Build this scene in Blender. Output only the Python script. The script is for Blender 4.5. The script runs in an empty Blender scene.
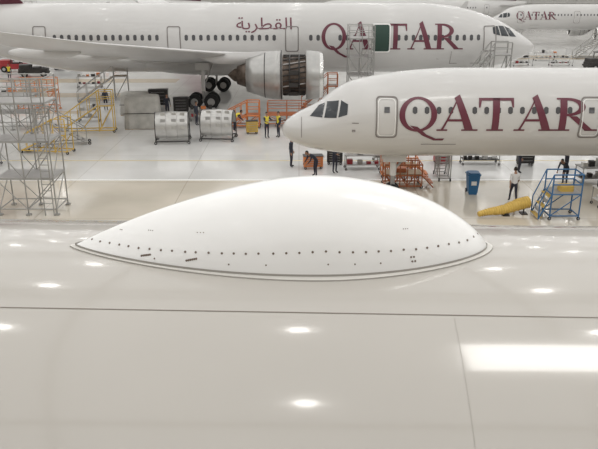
import bpy, bmesh, math, random
from mathutils import Vector, Matrix
random.seed(7)
S = bpy.context.scene
S.view_settings.view_transform = 'Standard'
S.view_settings.look = 'None'
COL = S.collection
pi = math.pi

# ------------------------------------------------------------ materials
def mat(name, c, rough=0.5, metal=0.0, coat=0.0, var=0.0, scale=3.0, emit=0.0, ior=1.5):
    m = bpy.data.materials.new(name); m.use_nodes = True
    nt = m.node_tree; b = nt.nodes['Principled BSDF']
    b.inputs['Base Color'].default_value = (c[0], c[1], c[2], 1)
    b.inputs['Roughness'].default_value = rough
    b.inputs['Metallic'].default_value = metal
    b.inputs['IOR'].default_value = ior
    b.inputs['Coat Weight'].default_value = coat
    b.inputs['Coat Roughness'].default_value = 0.05
    if emit:
        b.inputs['Emission Color'].default_value = (1, 0.98, 0.95, 1)
        b.inputs['Emission Strength'].default_value = emit
    if var > 0:
        tc = nt.nodes.new('ShaderNodeTexCoord')
        n = nt.nodes.new('ShaderNodeTexNoise'); n.inputs['Scale'].default_value = scale
        n.inputs['Detail'].default_value = 4
        r = nt.nodes.new('ShaderNodeValToRGB')
        r.color_ramp.elements[0].position = 0.3; r.color_ramp.elements[1].position = 0.7
        r.color_ramp.elements[0].color = tuple(x*(1-var) for x in c)+(1,)
        r.color_ramp.elements[1].color = tuple(min(1, x*(1+var*0.5)) for x in c)+(1,)
        nt.links.new(tc.outputs['Object'], n.inputs['Vector'])
        nt.links.new(n.outputs['Fac'], r.inputs['Fac'])
        nt.links.new(r.outputs['Color'], b.inputs['Base Color'])
    return m

M = {}
M['fus'] = mat('cream_aircraft_paint', (0.455, 0.43, 0.392), 0.12, coat=0.45, var=0.03, scale=0.7)
M['radome'] = mat('white_radome_paint', (0.87, 0.865, 0.85), 0.22, coat=0.25, var=0.01, scale=2)
M['flange'] = mat('flange_paint', (0.62, 0.60, 0.56), 0.3)
M['sealant'] = mat('sealant', (0.36, 0.34, 0.31), 0.6)
M['seam'] = mat('panel_seam', (0.17, 0.145, 0.12), 0.6)
M['seamf'] = mat('panel_seam_faint', (0.36, 0.335, 0.30), 0.4)
M['bolt'] = mat('fastener', (0.15, 0.11, 0.085), 0.5)
M['air'] = mat('aircraft_grey_paint', (0.60, 0.59, 0.575), 0.22, coat=0.3, var=0.03, scale=0.5)
M['airw'] = mat('aircraft_white_paint', (0.66, 0.65, 0.63), 0.25, coat=0.3, var=0.03, scale=0.5)
M['wing'] = mat('wing_paint', (0.62, 0.61, 0.60), 0.3, var=0.05, scale=0.6)
M['nac'] = mat('nacelle_metal', (0.46, 0.455, 0.44), 0.32, 0.6, var=0.08)
M['maroon'] = mat('maroon_letter_paint', (0.14, 0.03, 0.05), 0.35)
M['glass'] = mat('cockpit_glass', (0.03, 0.035, 0.04), 0.08)
M['win'] = mat('cabin_window', (0.09, 0.09, 0.095), 0.2)
M['line'] = mat('door_outline', (0.22, 0.20, 0.19), 0.5)
M['linew'] = mat('door_outline_light', (0.85, 0.84, 0.82), 0.4)
M['green'] = mat('dark_green_lining', (0.025, 0.06, 0.045), 0.6)
M['chrome'] = mat('polished_aluminium', (0.70, 0.69, 0.67), 0.22, 1.0)
M['cowlm'] = mat('cowl_panel_metal', (0.55, 0.54, 0.52), 0.33, 0.6, var=0.15, scale=1.5)
M['steel'] = mat('galvanised_steel', (0.42, 0.41, 0.40), 0.42, 0.5, var=0.1)
M['tube'] = mat('scaffold_tube', (0.36, 0.355, 0.34), 0.4, 0.4)
M['dark'] = mat('dark_equipment', (0.035, 0.032, 0.03), 0.5, var=0.2)
M['rubber'] = mat('tyre_rubber', (0.02, 0.02, 0.02), 0.8)
M['brown'] = mat('engine_core_metal', (0.13, 0.10, 0.08), 0.45, 0.6, var=0.4, scale=4)
M['orange'] = mat('orange_paint', (0.62, 0.20, 0.06), 0.5)
M['dorange'] = mat('rust_orange_paint', (0.42, 0.14, 0.06), 0.5)
M['yellow'] = mat('yellow_paint', (0.66, 0.44, 0.10), 0.55, var=0.12)
M['blue'] = mat('blue_plastic', (0.02, 0.12, 0.27), 0.45)
M['blue2'] = mat('blue_paint', (0.04, 0.14, 0.30), 0.5)
M['red'] = mat('red_paint', (0.35, 0.03, 0.035), 0.45)
M['white'] = mat('white_paint', (0.72, 0.71, 0.69), 0.5)
M['cover'] = mat('grey_cover_sheet', (0.46, 0.445, 0.41), 0.7, var=0.2, scale=2)
M['wood'] = mat('plywood_deck', (0.36, 0.27, 0.18), 0.7, var=0.2)
M['hivis'] = mat('hi_vis_yellow', (0.72, 0.58, 0.06), 0.7)
M['skin'] = mat('skin', (0.36, 0.20, 0.13), 0.6)
M['hair'] = mat('hair', (0.015, 0.012, 0.01), 0.7)
M['shirtw'] = mat('shirt_white', (0.75, 0.74, 0.74), 0.8)
M['shirtd'] = mat('shirt_dark', (0.03, 0.035, 0.05), 0.8)
M['trous'] = mat('trousers_dark', (0.03, 0.03, 0.045), 0.8)
M['shoe'] = mat('shoe_black', (0.012, 0.012, 0.012), 0.5)
M['lamp'] = mat('lamp_emitter', (1, 1, 1), 0.5, emit=24)
M['panel'] = mat('skylight_panel', (1, 1, 1), 0.5, emit=10)
M['truss'] = mat('roof_truss_paint', (0.45, 0.44, 0.42), 0.6)
M['wall'] = mat('wall_cladding', (0.48, 0.465, 0.44), 0.7, var=0.05)
M['markw'] = mat('white_floor_line', (0.88, 0.875, 0.86), 0.3)
M['markt'] = mat('tan_floor_coating', (0.50, 0.42, 0.31), 0.2, var=0.06)
M['marky'] = mat('yellow_floor_line', (0.65, 0.54, 0.28), 0.35)

def floor_material():
    m = bpy.data.materials.new('hangar_floor_epoxy'); m.use_nodes = True
    nt = m.node_tree; N = nt.nodes; L = nt.links; b = N['Principled BSDF']
    g = N.new('ShaderNodeNewGeometry'); sx = N.new('ShaderNodeSeparateXYZ')
    L.new(g.outputs['Position'], sx.inputs[0])
    n = N.new('ShaderNodeTexNoise'); n.inputs['Scale'].default_value = 0.25; n.inputs['Detail'].default_value = 6
    L.new(g.outputs['Position'], n.inputs['Vector'])
    r = N.new('ShaderNodeValToRGB')
    r.color_ramp.elements[0].position = .35; r.color_ramp.elements[1].position = .65
    r.color_ramp.elements[0].color = (.62, .615, .595, 1); r.color_ramp.elements[1].color = (.75, .745, .73, 1)
    L.new(n.outputs['Fac'], r.inputs['Fac'])
    br = N.new('ShaderNodeTexBrick'); br.offset = 0
    br.inputs['Scale'].default_value = 1.0; br.inputs['Brick Width'].default_value = 6; br.inputs['Row Height'].default_value = 6
    br.inputs['Mortar Size'].default_value = 0.025
    br.inputs['Color1'].default_value = (1, 1, 1, 1); br.inputs['Color2'].default_value = (.97, .97, .97, 1); br.inputs['Mortar'].default_value = (.76, .74, .72, 1)
    L.new(g.outputs['Position'], br.inputs['Vector'])
    mul = N.new('ShaderNodeMixRGB'); mul.blend_type = 'MULTIPLY'; mul.inputs[0].default_value = 1
    L.new(r.outputs['Color'], mul.inputs[1]); L.new(br.outputs['Color'], mul.inputs[2])
    lt = N.new('ShaderNodeMath'); lt.operation = 'LESS_THAN'; lt.inputs[1].default_value = 36.4
    L.new(sx.outputs['Y'], lt.inputs[0])
    mx = N.new('ShaderNodeMixRGB'); L.new(lt.outputs[0], mx.inputs[0])
    L.new(mul.outputs[0], mx.inputs[1])
    tint = N.new('ShaderNodeMixRGB'); tint.blend_type = 'MULTIPLY'; tint.inputs[0].default_value = 1
    L.new(mul.outputs[0], tint.inputs[1]); tint.inputs[2].default_value = (.86, .79, .68, 1)
    L.new(tint.outputs[0], mx.inputs[2])
    L.new(mx.outputs[0], b.inputs['Base Color'])
    n2 = N.new('ShaderNodeTexNoise'); n2.inputs['Scale'].default_value = .6
    L.new(g.outputs['Position'], n2.inputs['Vector'])
    mr = N.new('ShaderNodeMapRange'); mr.inputs['To Min'].default_value = .05; mr.inputs['To Max'].default_value = .16
    L.new(n2.outputs['Fac'], mr.inputs[0]); L.new(mr.outputs[0], b.inputs['Roughness'])
    return m
M['floor'] = floor_material()

# ------------------------------------------------------------ mesh builder
class MB:
    def __init__(s): s.v = []; s.f = []; s.m = []; s.sm = []; s.mats = []
    def mi(s, k):
        if k not in s.mats: s.mats.append(k)
        return s.mats.index(k)
    def add(s, vs, fs, k, smooth=False):
        o = len(s.v); s.v += [tuple(v) for v in vs]; i = s.mi(k)
        for f in fs:
            s.f.append(tuple(o+a for a in f)); s.m.append(i); s.sm.append(smooth)
    def box(s, c, d, k, rot=0.0, bev=0.0):
        hx, hy, hz = d[0]/2, d[1]/2, d[2]/2
        cr, sr = math.cos(rot), math.sin(rot)
        b = min(bev, hx*.9, hy*.9)
        if b > 0:
            ring = [(-hx+b, -hy), (hx-b, -hy), (hx, -hy+b), (hx, hy-b), (hx-b, hy), (-hx+b, hy), (-hx, hy-b), (-hx, -hy+b)]
        else:
            ring = [(-hx, -hy), (hx, -hy), (hx, hy), (-hx, hy)]
        n = len(ring); vs = []
        for z in (-hz, hz):
            for x, y in ring: vs.append((c[0]+x*cr-y*sr, c[1]+x*sr+y*cr, c[2]+z))
        fs = [tuple(range(n-1, -1, -1)), tuple(range(n, 2*n))]
        for i in range(n): fs.append((i, (i+1) % n, n+(i+1) % n, n+i))
        s.add(vs, fs, k)
    def cyl(s, a, b, r, k, r2=None, n=8, smooth=True):
        a = Vector(a); b = Vector(b); d = b-a
        if d.length < 1e-6: return
        if r2 is None: r2 = r
        q = d.to_track_quat('Z', 'Y'); vs = []
        for p, rr in ((a, r), (b, r2)):
            for i in range(n):
                t = 2*pi*i/n; vs.append(p+q @ Vector((math.cos(t)*rr, math.sin(t)*rr, 0)))
        s.add(vs, [(i, (i+1) % n, n+(i+1) % n, n+i) for i in range(n)], k, smooth)
        s.add(vs, [tuple(range(n-1, -1, -1)), tuple(range(n, 2*n))], k, False)
    def path(s, pts, r, k, n=8):
        for a, b in zip(pts[:-1], pts[1:]): s.cyl(a, b, r, k, n=n)
        for p in pts[1:-1]: s.ball(p, (r, r, r), k, 8, 6)
    def ball(s, c, r, k, nu=14, nv=10, keep=None):
        vs = []; fs = []
        for j in range(nv+1):
            ph = -pi/2+pi*j/nv
            for i in range(nu):
                t = 2*pi*i/nu
                vs.append((c[0]+r[0]*math.cos(ph)*math.cos(t), c[1]+r[1]*math.cos(ph)*math.sin(t), c[2]+r[2]*math.sin(ph)))
        for j in range(nv):
            for i in range(nu):
                f = (j*nu+i, j*nu+(i+1) % nu, (j+1)*nu+(i+1) % nu, (j+1)*nu+i)
                if keep:
                    cc = sum((Vector(vs[a]) for a in f), Vector())/4
                    if not keep(cc-Vector(c)): continue
                fs.append(f)
        s.add(vs, fs, k, True)
    def revolve(s, o, d, prof, k, n=40, a0=0, a1=2*pi):
        vs = []; full = abs(a1-a0-2*pi) < 1e-6; m = n if full else n+1
        for x, r in prof:
            for i in range(m):
                t = a0+(a1-a0)*i/n
                vs.append((o[0]+d*x, o[1]+r*math.cos(t), o[2]+r*math.sin(t)))
        fs = []
        for j in range(len(prof)-1):
            for i in range(n):
                i2 = (i+1) % m
                fs.append((j*m+i, j*m+i2, (j+1)*m+i2, (j+1)*m+i))
        s.add(vs, fs, k, True)
    def wheel(s, c, r, w, axis='y'):
        a = Vector(c); h = Vector((0, w/2, 0)) if axis == 'y' else Vector((w/2, 0, 0))
        s.cyl(a-h*.7, a+h*.7, r, 'rubber', n=20); s.cyl(a-h, a+h, r*.88, 'rubber', n=20)
        s.cyl(a-h*1.04, a+h*1.04, r*.5, 'steel', n=14)
    def obj(s, name, parent=None, loc=(0, 0, 0), rz=0.0):
        me = bpy.data.meshes.new(name); me.from_pydata(s.v, [], s.f)
        for k in s.mats: me.materials.append(M[k])
        me.polygons.foreach_set('material_index', s.m)
        me.polygons.foreach_set('use_smooth', s.sm)
        me.update()
        o = bpy.data.objects.new(name, me); COL.objects.link(o)
        o.location = loc; o.rotation_euler = (0, 0, rz)
        if parent: o.parent = parent
        return o

def empty(name, loc=(0, 0, 0)):
    e = bpy.data.objects.new(name, None); COL.objects.link(e); e.location = loc; return e

# ------------------------------------------------------------ room
X0, X1, Y0, Y1, ZH = -90, 110, -40, 165, 31
b = MB(); b.box(((X0+X1)/2, (Y0+Y1)/2, -.1), (X1-X0, Y1-Y0, .2), 'floor'); b.obj('floor')
b = MB(); b.box(((X0+X1)/2, Y1+.2, ZH/2), (X1-X0, .4, ZH), 'wall')
for i in range(40): b.box((X0+5*i+2.5, Y1-.1, ZH/2), (.3, .3, ZH), 'truss')
b.box(((X0+X1)/2, Y1-.1, 5.5), (X1-X0, .25, .5), 'truss')
b.obj('wall_back')
b = MB(); b.box((X0-.2, (Y0+Y1)/2, ZH/2), (.4, Y1-Y0, ZH), 'wall'); b.obj('wall_left')
b = MB(); b.box((X1+.2, (Y0+Y1)/2, ZH/2), (.4, Y1-Y0, ZH), 'wall'); b.obj('wall_right')
b = MB(); b.box(((X0+X1)/2, Y0-.2, ZH/2), (X1-X0, .4, ZH), 'wall'); b.obj('wall_front')
b = MB()
for j in range(11):
    y = Y0+j*20.5
    b.box(((X0+X1)/2, y, 28.6), (X1-X0, .35, .35), 'truss'); b.box(((X0+X1)/2, y, 30.8), (X1-X0, .35, .35), 'truss')
    for i in range(50):
        xa = X0+4*i; b.cyl((xa, y, 28.6), (xa+2, y, 30.8), .09, 'truss', n=5); b.cyl((xa+2, y, 30.8), (xa+4, y, 28.6), .09, 'truss', n=5)
for i in range(11): b.box((X0+20*i, (Y0+Y1)/2, 30.8), (.3, Y1-Y0, .3), 'truss')
b.obj('ceiling')
b = MB()
for j in range(-4, 17):
    for i in range(-8, 11):
        x = 11*i-.4; y = 3.5+9.5*j
        if not (X0+2 < x < X1-2 and Y0+2 < y < Y1-2): continue
        lit = 'panel' if (i == -1 and j == 0) else 'lamp'
        if lit == 'lamp': b.cyl((x, y, 28.0), (x, y, 28.04), .40, 'lamp', n=20)
        b.cyl((x, y, 28.04), (x, y, 28.5), .5, 'steel', .15, n=16); b.cyl((x, y, 28.5), (x, y, 29.9), .03, 'steel', n=5)
b.obj('high_bay_lamps')
b = MB(); b.box((10.1, 9.3, 28.3), (9.6, 3.6, .1), 'panel')
b.box((10.1, 7.4, 28.4), (9.8, .2, .4), 'truss'); b.box((10.1, 11.2, 28.4), (9.8, .2, .4), 'truss')
for xx in (5.5, 14.7): b.cyl((xx, 9.3, 28.4), (xx, 9.3, 30.8), .05, 'steel')
b.obj('light_bank_panel')

b = MB()
b.box((-5, 36.5, .004), (50, .22, .008), 'markw')
b.box((-25, 66, .004), (24, 2.5, .008), 'markt'); b.box((-28, 76, .004), (30, 3.0, .008), 'markt')
b.box((-23, 57, .004), (12, 1.2, .008), 'markt')
b.box((-2, 40.8, .004), (60, .12, .008), 'marky')
b.box((30, 100, .004), (70, 5, .008), 'markt')
b.obj('floor_markings')

# ------------------------------------------------------------ foreground fuselage
RF, CY, CZ, TH = 2.97, 4.5, 5.50, math.radians(2.2)
def fz(X, Y):
    v = X*math.sin(TH)+(Y-CY)*math.cos(TH)
    return CZ+math.sqrt(max(.01, RF*RF-v*v))
root = empty('aircraft_fuselage', (0, CY, CZ)); root.rotation_euler = (0, 0, -TH)
b = MB(); b.revolve((-16, 0, 0), 1, [(i*2, RF) for i in range(17)], 'fus', n=256); b.obj('fuselage_skin', root)
def cstrip(b, a_deg, w, x0, x1, k, off=.0015):
    n = 24; vs = []; fs = []
    for i in range(n+1):
        x = x0+(x1-x0)*i/n
        for s_ in (-1, 1):
            a = math.radians(a_deg)+s_*w/2/RF
            vs.append((x, -math.sin(a)*(RF+off), math.cos(a)*(RF+off)))
    for i in range(n): fs.append((2*i, 2*i+1, 2*i+3, 2*i+2))
    b.add(vs, fs, k, True)
def hoop(b, x, w, k, a0=-80, a1=80, off=.0015):
    n = 80; vs = []; fs = []
    for i in range(n+1):
        a = math.radians(a0+(a1-a0)*i/n)
        for s_ in (-1, 1): vs.append((x+s_*w/2, -math.sin(a)*(RF+off), math.cos(a)*(RF+off)))
    for i in range(n): fs.append((2*i, 2*i+1, 2*i+3, 2*i+2))
    b.add(vs, fs, k, True)
b = MB()
cstrip(b, 15.6, .008, -15, 15, 'seam')
cstrip(b, 52, .006, -15, 15, 'seam'); cstrip(b, -11, .006, .9, 15, 'seamf', .002)
for x in (-6.4, -3.9, 4.6, 7.1): hoop(b, x, .005, 'seamf')
hoop(b, .93, .003, 'seamf', 16, 52)
b.obj('panel_seams', root)

# ------------------------------------------------------------ radome
PX, PY, HM = 0.14, 4.5, 0.475
def outline(a):
    c, s_ = math.cos(a), math.sin(a)
    if c < 0: return PX+1.68*c, PY+.465*math.copysign(abs(s_)**1.6, s_)
    return PX+1.15*c, PY+.465*math.copysign(abs(s_)**1.12, s_)
def rpt(a, t):
    ox, oy = outline(a)
    X = PX+(ox-PX)*t; Y = PY+(oy-PY)*t
    c = math.cos(a); w = abs(c)**1.3
    pl, ql = (1.75, .98) if c < 0 else (2.0, .75)
    p = pl*w+2.5*(1-w); q = ql*w+.60*(1-w)
    h = HM*max(0, 1-t**p)**q
    return Vector((X, Y, fz(X, Y)+h+.010))
rad = empty('satcom_radome', (PX, PY, 8.4))
def robj(b, name):
    o = b.obj(name, rad); o.matrix_parent_inverse = Matrix.Translation((-PX, -PY, -8.4)); return o
NA, NT = 160, 48; vs = [tuple(rpt(0, 0))]; fs = []
ts = [1-(1-(j/NT))**1.8 for j in range(1, NT+1)]
for t in ts:
    for i in range(NA): vs.append(tuple(rpt(2*pi*i/NA, t)))
for i in range(NA):
    fs.append((0, 1+i, 1+(i+1) % NA))
for j in range(NT-1):
    for i in range(NA):
        a = 1+j*NA; fs.append((a+i, a+NA+i, a+NA+(i+1) % NA, a+(i+1) % NA))
b = MB(); b.add(vs, fs, 'radome', True)
robj(b, 'radome_shell')
b = MB(); prof = [(1.0, .024), (1.001, .010, 'sealant'), (1.006, .010, 'flange'), (1.042, .009, 'flange'), (1.045, .0, 'sealant'), (1.052, -.002, 'flange')]
for j in range(len(prof)-1):
    vs = []; fs = []
    for pr in (prof[j], prof[j+1]):
        sc, off = pr[0], pr[1]
        for i in range(NA):
            ox, oy = outline(2*pi*i/NA)
            dx, dy = ox-PX, oy-PY; l = math.hypot(dx, dy); e = (sc-1)*.9
            X = ox+dx/l*e; Y = oy+dy/l*e
            vs.append((X, Y, fz(X, Y)+off))
    for i in range(NA): fs.append((i, (i+1) % NA, NA+(i+1) % NA, NA+i))
    b.add(vs, fs, prof[j+1][2], True)
robj(b, 'mounting_flange')
b = MB()
def bolt(a, t, r=.0065):
    p = rpt(a, t); p1 = rpt(a+.01, t); p2 = rpt(a, t-.01)
    n = (p1-p).cross(p2-p).normalized()
    if n.z < 0: n = -n
    b.cyl(p-n*.002, p+n*.0022, r, 'bolt', n=8)
random.seed(3)
L_ = [0]; P_ = [rpt(0, .94)]
for i in range(1, 721):
    P_.append(rpt(2*pi*i/720, .94)); L_.append(L_[-1]+(P_[-1]-P_[-2]).length)
nb = 70; j = 0
for k in range(nb):
    tgt = L_[-1]*(k+.5)/nb
    while L_[j+1] < tgt: j += 1
    a = 2*pi*j/720; bolt(a, .935+.004*random.random(), .0078)
for a, t in [(4.35, .98), (4.5, .98), (4.75, .98), (5.05, .98), (4.0, .98), (4.9, .98)]: bolt(a, t, .0055)
for k in range(4): bolt(5.25+.02*(k % 2), .968+.014*(k//2), .0065)
for a in (3.92, 4.16):
    for k in range(6): bolt(a+k*.008, .975-.002*k, .0075)
for a, t in [(3.75, .82), (5.3, .82), (3.45, .84), (4.1, .82)]:
    for k in range(3): bolt(a+k*.018, t, .0035)
robj(b, 'fasteners')

# ------------------------------------------------------------ airliners
def interp(tab, x):
    if x <= tab[0][0]: return tab[0][1]
    if x >= tab[-1][0]: return tab[-1][1]
    u = math.sqrt(x)
    P = [(math.sqrt(a), c) for a, c in tab]
    for i in range(len(P)-1):
        if u <= P[i+1][0]: break
    def sl(i):
        if i <= 0: return (P[1][1]-P[0][1])/(P[1][0]-P[0][0])
        if i >= len(P)-1: return 0
        d0 = (P[i][1]-P[i-1][1])/(P[i][0]-P[i-1][0]); d1 = (P[i+1][1]-P[i][1])/(P[i+1][0]-P[i][0])
        return 0 if d0*d1 <= 0 else 2*d0*d1/(d0+d1)
    h = P[i+1][0]-P[i][0]; t = (u-P[i][0])/h
    m0, m1 = sl(i)*h, sl(i+1)*h
    return (2*t**3-3*t*t+1)*P[i][1]+(t**3-2*t*t+t)*m0+(-2*t**3+3*t*t)*P[i+1][1]+(t**3-t*t)*m1

class Jet:
    def __init__(s, name, nx, y, zc, d, L, top, bot, wid, R, RW, tl):
        s.name, s.nx, s.y, s.zc, s.d, s.L = name, nx, y, zc, d, L
        s.top, s.bot, s.wid, s.R, s.RW, s.tl = top, bot, wid, R, RW, tl
        s.root = empty(name, (nx, y, 0))
    def put(s, b, n):
        o = b.obj(n, s.root); o.matrix_parent_inverse = Matrix.Translation((-s.nx, -s.y, 0)); return o
    def sec(s, x):
        t = interp(s.top, x); bo = interp(s.bot, x); w = interp(s.wid, x)
        ts = s.L-s.tl
        if x > ts:
            q = min(1, (x-ts)/s.tl)
            bo = -s.R+(s.R*1.55)*q**1.5; t = s.R-s.R*.25*q**2; w = s.RW*(1-q**1.7)+.15*q
        return t, bo, w
    def body(s, key):
        xs = [s.wid[-1][0]*(i/36)**2 for i in range(37)]
        x = xs[-1]
        while x < s.L: x = min(s.L, x+1.0); xs.append(x)
        n = 72; vs = []; fs = []
        for x in xs:
            t, bo, w = s.sec(x); c = (t+bo)/2; h = (t-bo)/2
            for i in range(n):
                a = 2*pi*i/n; vs.append((s.nx+s.d*x, s.y-w*math.cos(a), s.zc+c+h*math.sin(a)))
        for j in range(len(xs)-1):
            for i in range(n): fs.append((j*n+i, j*n+(i+1) % n, (j+1)*n+(i+1) % n, (j+1)*n+i))
        fs.append(tuple(range((len(xs)-1)*n, len(xs)*n)))
        b = MB(); b.add(vs, fs, key, True); return s.put(b, 'fuselage')
    def surf(s, X, z, off=.012):
        x = (X-s.nx)*s.d; t, bo, w = s.sec(max(0.01, x)); c = (t+bo)/2; h = (t-bo)/2
        q = (z-c)/h; q = max(-.985, min(.985, q))
        return (X, s.y-(w+off)*math.sqrt(1-q*q)-off*.3, s.zc+c+(h+off)*q)
    def decal(s, b, polys, k, off=.012, cut=.15, cutx=0):
        bm = bmesh.new()
        for p in polys:
            bm.faces.new([bm.verts.new((x, 0, z)) for x, z in p])
        zs = [v.co.z for v in bm.verts]; z = math.floor(min(zs)/cut)*cut
        while z < max(zs):
            bmesh.ops.bisect_plane(bm, geom=bm.verts[:]+bm.edges[:]+bm.faces[:], plane_co=(0, 0, z), plane_no=(0, 0, 1)); z += cut
        if cutx:
            xs = [v.co.x for v in bm.verts]; x = min(xs)+cutx
            while x < max(xs):
                bmesh.ops.bisect_plane(bm, geom=bm.verts[:]+bm.edges[:]+bm.faces[:], plane_co=(x, 0, 0), plane_no=(1, 0, 0)); x += cutx
        bm.verts.index_update()
        vs = [s.surf(v.co.x, v.co.z, off) for v in bm.verts]
        fs = [tuple(v.index for v in f.verts) for f in bm.faces]
        bm.free(); b.add(vs, fs, k, True)
    def windows(s, X0_, X1_, z, w, h, pitch, k='win', skip=()):
        ps = []; X = X0_
        while X <= X1_:
            if not any(a < X < c for a, c in skip):
                c = min(w, h)*.3
                ps.append([(X-w/2+c, z-h/2), (X+w/2-c, z-h/2), (X+w/2, z-h/2+c), (X+w/2, z+h/2-c), (X+w/2-c, z+h/2), (X-w/2+c, z+h/2), (X-w/2, z+h/2-c), (X-w/2, z-h/2+c)])
            X += pitch
        b = MB(); s.decal(b, ps, k, cut=50); s.put(b, 'cabin_windows')
    def door(s, b, X, z0, z1, w, lw=.05, k='line', off=.02):
        def rr(hw, za, zb, r):
            pts = []
            for cx, cz, a0 in ((hw-r, zb-r, 0), (-hw+r, zb-r, pi/2), (-hw+r, za+r, pi), (hw-r, za+r, 1.5*pi)):
                for i in range(5):
                    a = a0+pi/2*i/4; pts.append((X+cx+r*math.cos(a), cz+r*math.sin(a)))
            return pts
        o = rr(w/2, z0, z1, .18); i_ = rr(w/2-lw, z0+lw, z1-lw, .15)
        ps = [[o[j], o[(j+1) % 20], i_[(j+1) % 20], i_[j]] for j in range(20)]
        s.decal(b, ps, k, off)

def ell(cx, cz, rx, rz, a0, a1, n):
    return [(cx+rx*math.cos(a0+(a1-a0)*i/n), cz+rz*math.sin(a0+(a1-a0)*i/n)) for i in range(n+1)]
def band(o, i_): return [[o[j], o[j+1], i_[j+1], i_[j]] for j in range(len(o)-1)]
def LQ():
    return 1.2, band(ell(.62, .5, .62, .53, 0, 2*pi, 36), ell(.62, .5, .43, .455, 0, 2*pi, 36)) + [
        [(.36, .17), (.62, .13), (.95, -.13), (.80, -.16)], [(.80, -.16), (.95, -.13), (1.25, -.26), (1.2, -.33)], [(1.2, -.33), (1.25, -.26), (1.55, -.26), (1.5, -.33)]]
def LA():
    return 1.3, [[(.12, 0), (.20, 0), (.70, 1.02), (.61, .93)], [(.94, 0), (1.22, 0), (.73, 1.1), (.55, 1.0)], [(.30, .30), (1.05, .30), (1.02, .37), (.34, .37)],
                 [(0, 0), (.36, 0), (.36, .05), (0, .05)], [(.82, 0), (1.36, 0), (1.36, .05), (.82, .05)]]
def LT():
    return 1.15, [[(.46, 0), (.69, 0), (.69, 1), (.46, 1)], [(0, .92), (1.15, .92), (1.15, 1), (0, 1)], [(0, .72), (.05, .72), (.10, .93), (0, .93)],
                  [(1.15, .72), (1.15, .93), (1.05, .93), (1.10, .72)], [(.3, 0), (.85, 0), (.85, .05), (.3, .05)]]
def LR():
    return 1.3, [[(.12, 0), (.35, 0), (.35, 1), (.12, 1)]]+band(ell(.35, .73, .60, .27, -pi/2, pi/2, 16), ell(.35, .73, .38, .195, -pi/2, pi/2, 16)) + [
        [(.42, .46), (.68, .46), (1.3, 0), (1.02, 0)], [(0, 0), (.5, 0), (.5, .05), (0, .05)], [(0, .95), (.12, .95), (.12, 1), (0, 1)], [(1.0, 0), (1.45, 0), (1.45, .05), (.96, .05)]]
def title(jet, xs, xe, z0, h, gaps=(0, 0, 0, 0)):
    ls = [LQ(), LA(), LT(), LA(), LR()]
    tot = sum(l[0] for l in ls)+.05*4
    k = (xe-xs-sum(gaps))/tot; x = xs; ps = []
    for i, (w, pl) in enumerate(ls):
        for p in pl: ps.append([(x+a*k, z0+c*h) for a, c in p])
        x += (w+.05)*k+(gaps[i] if i < 4 else 0)
    b = MB(); jet.decal(b, ps, 'maroon', .018, .12); jet.put(b, 'airline_title_letters')

def wingmesh(b, secs, k, up=(0, 0, 1)):
    cs = [0, .01, .04, .1, .2, .35, .5, .65, .8, .92, 1]
    up = Vector(up); vs = []; fs = []; n = None
    for LE, TE, t in secs:
        LE = Vector(LE); TE = Vector(TE); pts = []
        for c in cs: pts.append(LE.lerp(TE, c)+up*t*(1.5*math.sqrt(c)*(1-c)**.8))
        for c in cs[-2:0:-1]: pts.append(LE.lerp(TE, c)-up*t*(1.1*math.sqrt(c)*(1-c)**.8))
        n = len(pts); vs += pts
    for j in range(len(secs)-1):
        for i in range(n): fs.append((j*n+i, j*n+(i+1) % n, (j+1)*n+(i+1) % n, (j+1)*n+i))
    fs.append(tuple(range((len(secs)-1)*n, len(secs)*n))); fs.append(tuple(range(n-1, -1, -1)))
    b.add(vs, fs, k, True)

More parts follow.
